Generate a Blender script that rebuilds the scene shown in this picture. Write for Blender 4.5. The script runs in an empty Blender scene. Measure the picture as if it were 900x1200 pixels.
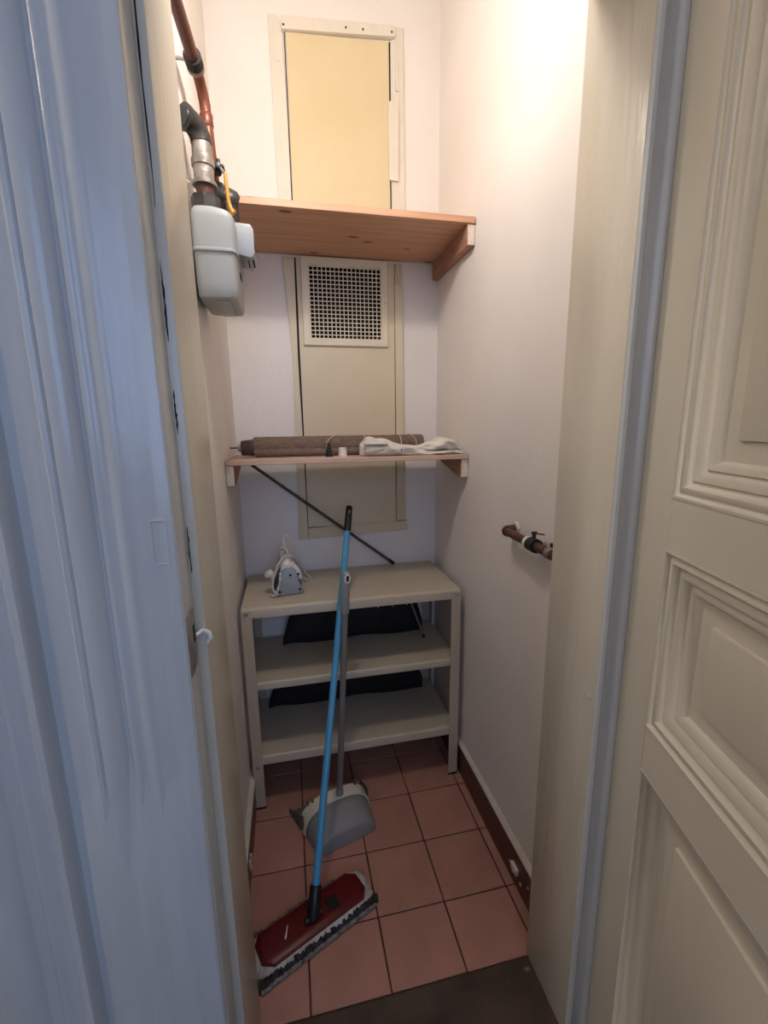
import bpy, bmesh, math, random
from mathutils import Vector, Matrix
random.seed(7)
S = bpy.context.scene
C = S.collection
PI = math.pi

# ------------------------------------------------------------------ camera
cam_d = bpy.data.cameras.new('camera')
cam = bpy.data.objects.new('camera', cam_d); C.objects.link(cam)
cam_d.sensor_fit = 'VERTICAL'; cam_d.sensor_height = 36.0
cam_d.lens = 36.0 * 515.9 / 1200.0
cam_d.clip_start = 0.02
_r = Vector((0.97748, -0.21066, -0.01231)); _u = Vector((0.05310, 0.18905, 0.98053)); _f = Vector((0.20424, 0.95910, -0.19598))
cam.matrix_world = Matrix(((_r.x, _u.x, -_f.x, -0.3806), (_r.y, _u.y, -_f.y, -0.9979), (_r.z, _u.z, -_f.z, 1.3901), (0, 0, 0, 1)))
S.camera = cam

# ------------------------------------------------------------------ light and exposure
S.view_settings.view_transform = 'Standard'; S.view_settings.look = 'None'
S.view_settings.gamma = 1.0; S.view_settings.use_curve_mapping = False
S.view_settings.exposure = 0.0
w = bpy.data.worlds.new('world'); S.world = w; w.use_nodes = True
w.node_tree.nodes['Background'].inputs[0].default_value = (0.62, 0.75, 1.0, 1)
w.node_tree.nodes['Background'].inputs[1].default_value = 0.3

BULB = (-0.36, -0.08, 2.34)
def light(name, kind, loc, energy, col, **k):
    d = bpy.data.lights.new(name, kind); d.energy = energy; d.color = col
    for a, v in k.items(): setattr(d, a, v)
    o = bpy.data.objects.new(name, d); C.objects.link(o); o.location = loc
    return o
light('closet_bulb_light', 'POINT', BULB, 11.5, (1.0, 0.935, 0.885), shadow_soft_size=0.04)
wl = light('hall_window_daylight', 'AREA', (-0.22, -3.27, 2.0), 24.0, (0.40, 0.58, 1.0), shape='RECTANGLE', size=1.4, size_y=1.5)
wl.rotation_euler = (PI / 2, 0, 0)          # faces +y, into the hall
light('hall_fill_light', 'POINT', (-1.75, -0.64, 2.45), 24.0, (1.0, 0.86, 0.70), shadow_soft_size=0.08)  # added warm fill to brighten the door and lining, no lamp modelled here

# ------------------------------------------------------------------ materials
def srgb(c):
    return tuple(((x / 12.92) if x <= 0.04045 else ((x + 0.055) / 1.055) ** 2.4) for x in [v / 255.0 for v in c]) + (1.0,)
def mat(name, c1, c2=None, rough=0.5, scale=6.0, stretch=(1, 1, 1), metal=0.0, bump=0.0, bscale=40.0, bstretch=(1, 1, 1), detail=4.0,
        coat=0.0, spec=0.5, lo=0.35, hi=0.65, rvar=0.0, objvar=0.0, bump2=0.0, b2scale=200.0, trans=0.0):
    m = bpy.data.materials.new(name); m.use_nodes = True
    nt = m.node_tree; N = nt.nodes; L = nt.links; b = N['Principled BSDF']
    b.inputs['Roughness'].default_value = rough; b.inputs['Metallic'].default_value = metal
    b.inputs['Specular IOR Level'].default_value = spec; b.inputs['Coat Weight'].default_value = coat
    b.inputs['Coat Roughness'].default_value = 0.12; b.inputs['Transmission Weight'].default_value = trans
    tc = N.new('ShaderNodeTexCoord')
    def noise(sc, st, det=4.0):
        mp = N.new('ShaderNodeMapping'); mp.inputs['Scale'].default_value = st; L.new(tc.outputs['Object'], mp.inputs['Vector'])
        n = N.new('ShaderNodeTexNoise'); n.inputs['Scale'].default_value = sc; n.inputs['Detail'].default_value = det
        L.new(mp.outputs['Vector'], n.inputs['Vector']); return n
    n = noise(scale, stretch, detail)
    rp = N.new('ShaderNodeValToRGB'); rp.color_ramp.elements[0].position = lo; rp.color_ramp.elements[1].position = hi
    rp.color_ramp.elements[0].color = srgb(c1); rp.color_ramp.elements[1].color = srgb(c2 or c1)
    L.new(n.outputs['Fac'], rp.inputs['Fac'])
    col = rp.outputs['Color']
    if objvar:
        oi = N.new('ShaderNodeObjectInfo'); hs = N.new('ShaderNodeHueSaturation')
        mr = N.new('ShaderNodeMapRange'); mr.inputs['To Min'].default_value = 1 - objvar; mr.inputs['To Max'].default_value = 1 + objvar
        L.new(oi.outputs['Random'], mr.inputs['Value']); L.new(mr.outputs['Result'], hs.inputs['Value']); L.new(col, hs.inputs['Color'])
        col = hs.outputs['Color']
    L.new(col, b.inputs['Base Color'])
    if rvar:
        mr = N.new('ShaderNodeMapRange'); mr.inputs['To Min'].default_value = max(0.02, rough - rvar); mr.inputs['To Max'].default_value = min(1, rough + rvar)
        L.new(n.outputs['Fac'], mr.inputs['Value']); L.new(mr.outputs['Result'], b.inputs['Roughness'])
    if bump:
        nb = noise(bscale, bstretch, 5.0); bp = N.new('ShaderNodeBump'); bp.inputs['Strength'].default_value = bump; bp.inputs['Distance'].default_value = 0.01
        L.new(nb.outputs['Fac'], bp.inputs['Height'])
        if bump2:
            n2 = noise(b2scale, (1, 1, 1), 3.0); bp2 = N.new('ShaderNodeBump'); bp2.inputs['Strength'].default_value = bump2; bp2.inputs['Distance'].default_value = 0.004
            L.new(n2.outputs['Fac'], bp2.inputs['Height']); L.new(bp.outputs['Normal'], bp2.inputs['Normal']); bp = bp2
        L.new(bp.outputs['Normal'], b.inputs['Normal'])
    m['nodes_col'] = 1
    return m
def add_spots(m, c, scale, stretch, thr, soft):
    """dark or pale flecks with a shape of their own (knots, scratches)"""
    nt = m.node_tree; N = nt.nodes; L = nt.links; b = N['Principled BSDF']
    src = b.inputs['Base Color'].links[0].from_socket
    tc = N.new('ShaderNodeTexCoord'); mp = N.new('ShaderNodeMapping'); mp.inputs['Scale'].default_value = stretch
    L.new(tc.outputs['Object'], mp.inputs['Vector'])
    v = N.new('ShaderNodeTexVoronoi'); v.inputs['Scale'].default_value = scale; L.new(mp.outputs['Vector'], v.inputs['Vector'])
    mr = N.new('ShaderNodeMapRange'); mr.inputs['From Min'].default_value = thr; mr.inputs['From Max'].default_value = thr + soft
    mr.inputs['To Min'].default_value = 1.0; mr.inputs['To Max'].default_value = 0.0
    L.new(v.outputs['Distance'], mr.inputs['Value'])
    mx = N.new('ShaderNodeMix'); mx.data_type = 'RGBA'
    L.new(mr.outputs['Result'], mx.inputs[0]); L.new(src, mx.inputs[6]); mx.inputs[7].default_value = srgb(c)
    L.new(mx.outputs[2], b.inputs['Base Color'])
    return m

M = {}
M['plaster'] = mat('plaster', (234, 226, 219), (240, 233, 227), rough=0.62, scale=2.2, bump=0.25, bscale=5.0, bump2=0.25, b2scale=70, spec=0.35)
M['ceiling'] = mat('ceiling_paint', (232, 228, 220), (238, 234, 228), rough=0.8, scale=3)
M['cream'] = mat('cream_gloss', (208, 199, 180), (215, 206, 189), rough=0.30, scale=3, stretch=(6, 6, 0.8), bump=0.16, bscale=14, bstretch=(5, 5, 0.4), bump2=0.1, b2scale=60, rvar=0.06)
M['arch'] = mat('frame_gloss', (197, 198, 197), (206, 207, 206), rough=0.24, scale=4, stretch=(8, 8, 0.6), bump=0.12, bscale=10, bstretch=(6, 6, 0.5), bump2=0.14, b2scale=45, rvar=0.05)
M['door'] = mat('door_gloss', (206, 197, 180), (212, 204, 188), rough=0.32, scale=2.5, stretch=(2, 2, 0.6), bump=0.10, bscale=12, bstretch=(1, 1, 1), rvar=0.05)
M['hatch_up'] = mat('hatch_yellow', (216, 196, 154), (222, 204, 166), rough=0.5, scale=3, bump=0.1, bscale=20)
M['hatch_lo'] = mat('hatch_beige', (213, 196, 164), (220, 205, 176), rough=0.42, scale=3, bump=0.12, bscale=18)
M['strip'] = mat('painted_strip', (222, 212, 196), (229, 220, 206), rough=0.5, scale=9, bump=0.25, bscale=40)
M['crack'] = mat('dark_gap', (46, 38, 32), (30, 26, 24), rough=0.9, scale=30)
M['grille'] = mat('grille_enamel', (222, 208, 182), (228, 216, 192), rough=0.4, scale=8)
M['black_void'] = mat('shaft_painted_dark', (14, 12, 11), (20, 17, 15), rough=0.95, scale=10)  # near-black colour paints in the shade of the cavity behind the grille
M['pine'] = mat('pine_board', (200, 150, 117), (215, 167, 133), rough=0.5, scale=3.0, stretch=(1.2, 22, 22), detail=6, bump=0.06, bscale=6, bstretch=(1, 30, 30), objvar=0.05)
add_spots(M['pine'], (112, 66, 42), 1.0, (6.5, 17, 17), 0.10, 0.06)
M['pine_pale'] = mat('pine_pale_board', (204, 168, 144), (218, 184, 162), rough=0.55, scale=3.0, stretch=(1.2, 22, 22), detail=6, bump=0.06, bscale=6, bstretch=(1, 30, 30))
M['pine_raw'] = mat('pine_cleat', (164, 114, 92), (186, 138, 114), rough=0.6, scale=4.0, stretch=(14, 1.4, 14), detail=6, bump=0.08, bscale=8, bstretch=(20, 1, 20))
M['pine_white'] = mat('pine_whitewashed', (214, 196, 178), (228, 214, 200), rough=0.6, scale=6, stretch=(14, 1.4, 14))
M['tile'] = mat('terracotta_tile', (170, 121, 103), (182, 132, 113), rough=0.42, scale=9, bump=0.12, bscale=60, objvar=0.06, detail=8, rvar=0.08)
M['grout'] = mat('grout', (74, 44, 36), (96, 62, 50), rough=0.95, scale=40, bump=0.3, bscale=120)
M['sill'] = mat('worn_dark_sill', (50, 38, 30), (78, 60, 46), rough=0.55, scale=9, bump=0.2, bscale=30, detail=8)
add_spots(M['sill'], (128, 112, 92), 13.0, (1, 1.6, 1), 0.05, 0.10)
M['hall_floor'] = mat('hall_floor_wood', (60, 48, 38), (74, 60, 48), rough=0.5, scale=5, stretch=(14, 1, 1))
M['hall_wall'] = mat('hall_wall_paint', (206, 206, 204), (214, 214, 212), rough=0.7, scale=2)
M['skirt'] = mat('skirting_brown', (74, 36, 28), (92, 48, 36), rough=0.35, scale=8, stretch=(6, 1, 6), bump=0.1, bscale=30)
add_spots(M['skirt'], (176, 158, 140), 24.0, (1, 1, 1), 0.045, 0.03)
M['caulk'] = mat('white_caulk', (196, 186, 174), (208, 199, 188), rough=0.6, scale=20, bump=0.3, bscale=60)
M['metal'] = mat('beige_powder_coat', (188, 174, 151), (194, 181, 159), rough=0.45, scale=5, bump=0.05, bscale=180)
M['steel'] = mat('steel', (176, 172, 164), (196, 192, 186), rough=0.32, metal=1.0, scale=20)
M['rubber'] = mat('black_rubber', (22, 21, 20), (32, 30, 29), rough=0.6, scale=20)
M['copper'] = mat('copper', (116, 66, 54), (134, 80, 64), rough=0.38, metal=0.45, scale=14, stretch=(1, 1, 1), bump=0.1, bscale=60)
M['copper_old'] = mat('copper_tarnished', (84, 52, 50), (102, 64, 60), rough=0.42, metal=0.35, scale=14, bump=0.1, bscale=60)
M['galv'] = mat('galvanised', (122, 116, 108), (168, 160, 150), rough=0.45, metal=0.55, scale=26, bump=0.3, bscale=70)
M['iron_dark'] = mat('dark_iron', (54, 52, 50), (78, 76, 72), rough=0.38, metal=0.6, scale=18, bump=0.2, bscale=60)
M['meter'] = mat('meter_grey', (166, 169, 168), (172, 175, 174), rough=0.42, scale=4)
M['meter_light'] = mat('index_grey', (176, 179, 182), (182, 185, 188), rough=0.4, scale=4)
M['yellow'] = mat('yellow_lever', (206, 140, 40), (216, 152, 52), rough=0.45, scale=10)
M['glass_dark'] = mat('index_window', (40, 44, 48), (46, 50, 54), rough=0.12, scale=4)
M['blind'] = mat('blind_fabric', (112, 92, 80), (134, 112, 98), rough=0.9, scale=60, stretch=(1, 3, 3), bump=0.35, bscale=240, spec=0.2)
M['blind_dark'] = mat('blind_fabric_edge', (84, 70, 62), (112, 96, 86), rough=0.9, scale=90, bump=0.35, bscale=240, spec=0.2)
M['string'] = mat('string', (186, 166, 140), (200, 182, 156), rough=0.9, scale=90)
M['cloth'] = mat('white_canvas', (218, 208, 192), (230, 222, 210), rough=0.9, scale=12, bump=0.3, bscale=260, spec=0.2)
M['white_pl'] = mat('white_plastic', (224, 216, 206), (232, 226, 218), rough=0.35, scale=6)
M['grey_pl'] = mat('grey_plastic', (148, 146, 142), (156, 154, 150), rough=0.45, scale=6)
M['iron_grey'] = mat('iron_heel_grey', (150, 156, 160), (158, 163, 166), rough=0.4, scale=6)
M['navy'] = mat('navy_plastic', (34, 34, 66), (42, 42, 78), rough=0.35, scale=6)
M['cord'] = mat('braided_cord', (226, 218, 206), (176, 166, 154), rough=0.9, scale=260, lo=0.45, hi=0.55)
M['blue'] = mat('blue_pole_enamel', (74, 148, 190), (82, 156, 196), rough=0.3, scale=4)
M['black_pl'] = mat('black_plastic', (20, 20, 22), (28, 28, 30), rough=0.4, scale=10)
M['red'] = mat('red_plastic', (88, 3, 7), (98, 5, 9), rough=0.38, scale=6)
M['mop_pad'] = mat('mop_pad', (176, 166, 156), (206, 198, 188), rough=0.95, scale=30, bump=0.6, bscale=160, spec=0.15)
M['mop_dark'] = mat('mop_fringe_dark', (40, 36, 35), (74, 66, 62), rough=0.95, scale=60, spec=0.15)
M['mop_grey'] = mat('mop_fringe_grey', (92, 84, 78), (150, 140, 132), rough=0.95, scale=60, spec=0.15)
M['pan'] = mat('dustpan_grey', (132, 130, 126), (140, 138, 134), rough=0.5, scale=8)
M['pan_dark'] = mat('dustpan_blade', (92, 88, 86), (104, 100, 96), rough=0.55, scale=20)
M['pan_band'] = mat('dustpan_band', (208, 196, 176), (214, 203, 184), rough=0.5, scale=12)
M['pan_pole'] = mat('grey_enamel_tube', (122, 116, 110), (130, 124, 118), rough=0.4, scale=6)
M['bag'] = mat('black_bag', (16, 15, 15), (24, 22, 22), rough=0.75, scale=10, bump=0.4, bscale=20)
M['rod'] = mat('dark_rod', (64, 55, 50), (84, 74, 66), rough=0.5, scale=30)

# ------------------------------------------------------------------ mesh helpers
class MB:
    def __init__(s): s.v = []; s.f = []
    def add(s, vs, fs):
        o = len(s.v); s.v += [tuple(v) for v in vs]; s.f += [tuple(i + o for i in f) for f in fs]; return s
    def bm(s, b):
        b.verts.index_update(); s.add([v.co[:] for v in b.verts], [[v.index for v in f.verts] for f in b.faces]); b.free(); return s
    def box(s, x0, x1, y0, y1, z0, z1, bev=0.0, seg=2):
        b = bmesh.new(); bmesh.ops.create_cube(b, size=1.0)
        for v in b.verts: v.co = Vector(((x0 + x1) / 2 + v.co.x * (x1 - x0), (y0 + y1) / 2 + v.co.y * (y1 - y0), (z0 + z1) / 2 + v.co.z * (z1 - z0)))
        if bev: bmesh.ops.bevel(b, geom=b.edges[:], offset=bev, segments=seg, profile=0.5, affect='EDGES')
        return s.bm(b)
    def poly_ex(s, pts, axis, a, b_, bev=0.0, seg=2):
        """extrude a 2D outline along an axis ('x': pts are (y,z); 'y': (x,z); 'z': (x,y))"""
        def P(p, t): return {'x': (t, p[0], p[1]), 'y': (p[0], t, p[1]), 'z': (p[0], p[1], t)}[axis]
        b = bmesh.new(); n = len(pts)
        A = [b.verts.new(P(p, a)) for p in pts]; B = [b.verts.new(P(p, b_)) for p in pts]
        b.faces.new(A); b.faces.new(B[::-1])
        for i in range(n): b.faces.new((A[i], B[i], B[(i + 1) % n], A[(i + 1) % n]))
        bmesh.ops.recalc_face_normals(b, faces=b.faces)
        if bev:
            es = [e for e in b.edges if e.calc_face_angle(0) > 0.6]
            bmesh.ops.bevel(b, geom=es, offset=bev, segments=seg, profile=0.5, affect='EDGES')
        return s.bm(b)
    def tube(s, path, r, seg=12, caps=True):
        path = [Vector(p) for p in path]; n = len(path)
        rs = r if isinstance(r, (list, tuple)) else [r] * n
        T = []
        for i in range(n):
            a = path[max(0, i - 1)]; c = path[min(n - 1, i + 1)]
            t = (c - a); T.append(t.normalized() if t.length > 1e-9 else Vector((0, 0, 1)))
        u = T[0].orthogonal().normalized(); vs = []; fs = []
        for i in range(n):
            u = (u - T[i] * u.dot(T[i]));  u = u.normalized() if u.length > 1e-6 else T[i].orthogonal().normalized()
            w_ = T[i].cross(u)
            for k in range(seg):
                a = 2 * PI * k / seg; vs.append(path[i] + (u * math.cos(a) + w_ * math.sin(a)) * rs[i])
        for i in range(n - 1):
            for k in range(seg):
                k2 = (k + 1) % seg; fs.append((i * seg + k, i * seg + k2, (i + 1) * seg + k2, (i + 1) * seg + k))
        if caps: fs.append(tuple(range(seg))[::-1]); fs.append(tuple((n - 1) * seg + k for k in range(seg)))
        return s.add(vs, fs)
    def loft(s, rings, cap0=True, cap1=True, closed=True):
        n = len(rings[0]); vs = [p for r in rings for p in r]; fs = []
        for i in range(len(rings) - 1):
            for k in range(n if closed else n - 1):
                k2 = (k + 1) % n; fs.append((i * n + k, i * n + k2, (i + 1) * n + k2, (i + 1) * n + k))
        if cap0: fs.append(tuple(range(n))[::-1])
        if cap1: fs.append(tuple((len(rings) - 1) * n + k for k in range(n)))
        return s.add(vs, fs)
    def frame(s, x0, x1, z0, z1, prof, fn, close_in=False):
        """mitred rectangular moulding: prof = list of (inset, height); fn(x, z, h) -> point"""
        rings = []
        for d, h in prof: rings.append([fn(x0 + d, z0 + d, h), fn(x1 - d, z0 + d, h), fn(x1 - d, z1 - d, h), fn(x0 + d, z1 - d, h)])
        return s.loft(rings, False, close_in)

ORG = {}
def fix(me):
    b = bmesh.new(); b.from_mesh(me); bmesh.ops.recalc_face_normals(b, faces=b.faces); b.to_mesh(me); b.free()
def obj(name, mb, m, parent=None, smooth=True, angle=40):
    if parent is not None: o0 = ORG[parent.name]
    else:
        xs = [v[0] for v in mb.v]; ys = [v[1] for v in mb.v]; zs = [v[2] for v in mb.v]
        o0 = Vector(((min(xs) + max(xs)) / 2, (min(ys) + max(ys)) / 2, min(zs)))
    me = bpy.data.meshes.new(name)
    me.from_pydata([(v[0] - o0.x, v[1] - o0.y, v[2] - o0.z) for v in mb.v], [], mb.f); fix(me)
    if smooth:
        for p in me.polygons: p.use_smooth = True
        me.set_sharp_from_angle(angle=math.radians(angle))
    me.materials.append(M[m] if isinstance(m, str) else m)
    o = bpy.data.objects.new(name, me); C.objects.link(o)
    if parent is None: o.location = o0
    else: o.parent = parent
    ORG[o.name] = o0
    return o
def tag(o, label, cat, group=None):
    o['label'] = label; o['category'] = cat
    if group: o['group'] = group
    return o
def thing(name, loc, label, cat, group=None, rotz=0.0):
    o = bpy.data.objects.new(name, None); C.objects.link(o); o.location = loc; o.rotation_euler = (0, 0, rotz); o.empty_display_size = 0.05
    ORG[o.name] = Vector(loc)
    return tag(o, label, cat, group)
def struct(name, mb, m, label=None, parent=None, smooth=False):
    o = obj(name, mb, m, parent, smooth=smooth)
    if parent is None: o['kind'] = 'structure'
    if label: o['label'] = label
    return o
def place(name, src, parent, delta):
    """another piece sharing mesh data, moved by delta inside the same parent"""
    o = src.copy(); o.name = name; C.objects.link(o); o.parent = parent; o.location = Vector(src.location) + Vector(delta)
    ORG[o.name] = ORG[src.name]; return o

XL, XR, YB, ZC = -0.58, 0.24, 0.825, 3.05     # closet shell
YF = -0.178                                    # inner face of the front wall
YH = -0.385                                    # hall face of the front wall
JL, JR, ZD = -0.517, 0.168, 2.135              # jamb faces, door head

# ------------------------------------------------------------------ structure: shell
struct('wall_left', MB().box(XL - 0.12, XL, YF, YB + 0.12, -0.02, ZC), 'plaster', 'white plastered side wall of the closet behind the gas meter')
struct('wall_right', MB().box(XR, XR + 0.12, YF, YB + 0.12, -0.02, ZC), 'plaster', 'white plastered side wall of the closet with the copper pipe')
struct('ceiling', MB().box(XL - 0.12, XR + 0.12, YF - 0.2, YB + 0.12, ZC, ZC + 0.1), 'ceiling', 'white closet ceiling')
# back wall with a shaft opening behind the grille
wb = MB(); gx0, gx1, gz0, gz1 = -0.272, 0.002, 1.716, 1.988
wb.box(XL, gx0, YB, YB + 0.12, -0.02, ZC); wb.box(gx1, XR, YB, YB + 0.12, -0.02, ZC)
wb.box(gx0, gx1, YB, YB + 0.12, -0.02, gz0); wb.box(gx0, gx1, YB, YB + 0.12, gz1, ZC)
struct('wall_back', wb, 'plaster', 'white plastered end wall of the closet with two painted hatches')
# front wall: piers and lintel
struct('wall_front', MB().box(-2.6, JL - 0.055, YH, YF, -0.02, ZC).box(JR + 0.075, 1.7, YH, YF, -0.02, ZC).box(JL - 0.055, JR + 0.075, YH, YF, ZD, ZC), 'hall_wall', 'wall around the closet doorway')
# the hall behind the camera
struct('wall_hall_left', MB().box(-2.7, -2.6, -3.4, YH, -0.02, ZC), 'hall_wall', 'hall side wall')
struct('wall_hall_right', MB().box(1.7, 1.8, -3.4, YH, -0.02, ZC), 'hall_wall', 'hall side wall')
hb = MB(); hb.box(-2.6, -1.02, -3.4, -3.3, -0.02, ZC); hb.box(0.58, 1.7, -3.4, -3.3, -0.02, ZC); hb.box(-1.02, 0.58, -3.4, -3.3, -0.02, 1.15); hb.box(-1.02, 0.58, -3.4, -3.3, 2.75, ZC)
struct('wall_hall_back', hb, 'hall_wall', 'hall end wall with a window')
struct('ceiling_hall', MB().box(-2.7, 1.8, -3.4, YF - 0.2, ZC, ZC + 0.1), 'ceiling', 'hall ceiling')
struct('floor_hall', MB().box(-2.7, 1.8, -3.4, -0.402, -0.06, -0.004), 'hall_floor', 'hall floor of dark wood')
wn = MB(); wn.frame(-1.02, 0.58, 1.15, 2.75, [(0, 0), (0, 0.05), (0.05, 0.05), (0.05, 0)], lambda x, z, h: (x, -3.36 + h, z))
win = struct('window_1', wn, 'white_pl', 'white hall window')
struct('mullion', MB().box(-0.24, -0.2, -3.35, -3.31, 1.2, 2.7), 'white_pl', parent=win)

# floor with terracotta tiles
fl = struct('floor', MB().box(XL, XR, YF, YB, -0.06, -0.004), 'grout', 'pink terracotta tiled closet floor with dark joints')
def tile_mesh(x0, x1, y0, y1):
    g = 0.0022; return MB().box(x0 + g, x1 - g, y0 + g, y1 - g, -0.012, 0.0, 0.0016, 1)
tcache = {}
xs = [XL, -0.4, -0.2, 0.0, 0.2, XR]; ys = [YF, 0.0, 0.2, 0.4, 0.6, 0.8]
for j in range(len(ys) - 1):
    for i in range(len(xs) - 1):
        x0, x1, y0, y1 = xs[i], xs[i + 1], ys[j], ys[j + 1]
        key = (round(x1 - x0, 3), round(y1 - y0, 3))
        if key not in tcache:
            o = obj('tile', tile_mesh(x0, x1, y0, y1), 'tile', fl); tcache[key] = (o, x0, y0)
        else:
            s_, sx, sy = tcache[key]; o = place('tile', s_, fl, (x0 - sx, y0 - sy, 0))
        o.location.z += random.uniform(-0.0006, 0.0006)
struct('trim_1', MB().box(XL - 0.02, JR + 0.09, -0.402, YF - 0.001, -0.05, 0.0, 0.003), 'sill', 'worn dark brown door sill at the edge of the tiles')

# skirtings
bl = struct('baseboard_left', MB().box(XL, -0.566, -0.17, YB, 0.0, 0.125, 0.002), 'skirt', 'dark reddish brown skirting along the side with the gas meter')
obj('cap', MB().poly_ex([(XL, 0.125), (-0.563, 0.125), (-0.564, 0.130), (XL, 0.136)], 'y', -0.17, YB), 'caulk', bl)
br = struct('baseboard_right', MB().box(0.226, XR, -0.178, YB, 0.0, 0.125, 0.002), 'skirt', 'dark reddish brown skirting below the copper pipe, with white drips')
obj('cap', MB().poly_ex([(XR, 0.125), (0.223, 0.125), (0.224, 0.130), (XR, 0.136)], 'y', -0.178, YB), 'caulk', br)
obj('clip', MB().box(0.217, 0.228, -0.022, 0.014, 0.052, 0.074, 0.003), 'white_pl', br)
for (y, z, r) in ((0.03, 0.05, .004), (-0.035, 0.04, .005), (-0.075, 0.075, .003), (-0.11, 0.03, .005), (0.012, 0.034, .005)):
    obj('drip', MB().tube([(0.2275, y, z), (0.2245, y, z), (0.2235, y, z)], [r * 1.3, r, r * 0.3], 7), 'caulk', br)
for (y, z) in ((0.205, 0.05), (0.19, 0.03), (0.175, 0.06)):
    obj('drip', MB().box(-0.568, -0.560, y, y + 0.012, z, z + 0.022, 0.003), 'caulk', bl)

# door linings (jambs), stops and architrave
jl = struct('trim_2', MB().box(JL - 0.063, JL, -0.336, YF + 0.022, 0.0, ZD + 0.02, 0.003), 'cream', 'cream painted door lining below the gas meter', smooth=True)
jl2 = MB(); jl2.box(-0.60, -0.531, -0.402, -0.336, 0.0, ZD + 0.02, 0.002)
reb = struct('rebate', jl2, 'arch', parent=jl, smooth=True)
# dark gaps where old paint has split along the stop
for (z0, z1, x) in ((1.66, 2.12, -0.5275), (1.50, 1.60, -0.5285), (1.38, 1.44, -0.5285), (1.18, 1.25, -0.529)):
    n = 14; ring = []
    vs = []; fs = []
    for i in range(n + 1):
        t = i / n; z = z0 + (z1 - z0) * t; jx = random.uniform(-0.0006, 0.0006); wd = 0.0013 * math.sin(PI * min(1, max(0.04, t))) ** 0.5 * random.uniform(0.5, 1.3)
        vs += [(x + jx - wd, -0.3355, z), (x + jx + wd, -0.3355, z), (x + jx + wd, -0.3366, z), (x + jx - wd, -0.3366, z)]
    for i in range(n):
        for k in range(4): fs.append((i * 4 + k, i * 4 + (k + 1) % 4, i * 4 + 4 + (k + 1) % 4, i * 4 + 4 + k))
    obj('split', MB().add(vs, fs), 'crack', jl)
# strike plate on the rebate
sp = obj('strike_plate', MB().box(-0.5315, -0.5285, -0.395, -0.355, 1.045, 1.135, 0.001), 'galv', jl)
obj('latch_hole', MB().box(-0.5295, -0.5282, -0.368, -0.356, 1.083, 1.11), 'crack', sp)
obj('latch_lip', MB().tube([(-0.529, -0.352, 1.088), (-0.522, -0.341, 1.090), (-0.514, -0.3395, 1.085), (-0.511, -0.341, 1.077), (-0.516, -0.343, 1.071)], [.003, .004, .0045, .004, .003], 8), 'white_pl', sp)
# architrave profile (x, y), extruded upward
AP = [(-0.530, -0.384), (-0.530, -0.398), (-0.533, -0.4005), (-0.538, -0.4010), (-0.577, -0.4052), (-0.580, -0.4062), (-0.584, -0.4078), (-0.588, -0.4080), (-0.593, -0.4066), (-0.598, -0.4050), (-0.602, -0.4050),
      (-0.605, -0.4065), (-0.608, -0.4078), (-0.611, -0.4076), (-0.614, -0.4050), (-0.6165, -0.4010), (-0.620, -0.4000), (-0.623, -0.4060), (-0.629, -0.4105), (-0.638, -0.4125), (-0.647, -0.4110), (-0.651, -0.4060),
      (-0.653, -0.4090), (-0.658, -0.4100), (-0.662, -0.4060), (-0.686, -0.4060), (-0.689, -0.3960), (-0.694, -0.3900), (-0.706, -0.3900), (-0.709, -0.3980), (-0.711, -0.4085), (-0.714, -0.4130), (-0.722, -0.4130),
      (-0.727, -0.4080), (-0.738, -0.4085), (-0.742, -0.4120), (-0.748, -0.4130), (-0.753, -0.4090), (-0.768, -0.4095), (-0.773, -0.4150), (-0.782, -0.4210), (-0.797, -0.4240), (-0.815, -0.4230), (-0.830, -0.4160), (-0.836, -0.4060), (-0.837, -0.384)]
def arch_ring(z): return [(x, y, z) for x, y in AP]
al = MB().loft([arch_ring(z) for z in (0.0, 0.5, 1.0, 1.5, 2.19)])
alo = struct('trim_3', al, 'arch', 'wide moulded door surround in glossy pale paint lit blue by daylight', smooth=True)
obj('old_keep', MB().frame(-0.558, -0.5385, 1.214, 1.274, [(0, -0.004), (0.0004, 0.0016), (0.0018, 0.0016), (0.0030, -0.0006)], lambda x, z, h: (x, -0.4012 - (-0.540 - x) * 0.107 - h, z), True), 'arch', alo)
def block_ring(z, d): return [(-0.5315, -0.396, z), (-0.5315, -0.4025 - d, z), (-0.536, -0.4055 - d, z), (-0.60, -0.4085 - d, z), (-0.66, -0.4100 - d, z), (-0.6855, -0.4080 - d, z), (-0.6860, -0.396, z)]
obj('plinth_block', MB().loft([block_ring(0.0, 0.0034), block_ring(0.70, 0.0034), block_ring(0.77, 0.0024), block_ring(0.84, 0.0004), block_ring(0.90, -0.003), block_ring(0.94, -0.008)]), 'arch', alo, angle=60)
# right lining, stop and head
jr = struct('trim_4', MB().box(JR, JR + 0.1, -0.340, YF + 0.006, 0.0, ZD + 0.02, 0.003), 'cream', 'cream painted door lining on the hinge side', smooth=True)
st = MB().poly_ex([(JR + 0.001, -0.338), (JR + 0.004, -0.3450), (JR + 0.009, -0.3468), (JR + 0.013, -0.3450), (JR + 0.017, -0.3415), (JR + 0.026, -0.3405), (JR + 0.035, -0.3420), (JR + 0.040, -0.3465), (JR + 0.045, -0.3485), (JR + 0.0490, -0.3482), (JR + 0.0490, -0.338)], 'z', 0.0, ZD)
struct('stop', st, 'arch', parent=jr, smooth=True)
obj('nick', MB().tube([(0.1655, -0.322, 0.868), (0.1665, -0.327, 0.862), (0.1665, -0.333, 0.866)], [0.0008, 0.0022, 0.0008], 6), 'caulk', jr)
struct('trim_5', MB().box(JL - 0.06, JR + 0.1, -0.340, YF + 0.006, ZD, ZD + 0.05, 0.003), 'cream', 'cream painted door head', smooth=True)
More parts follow.
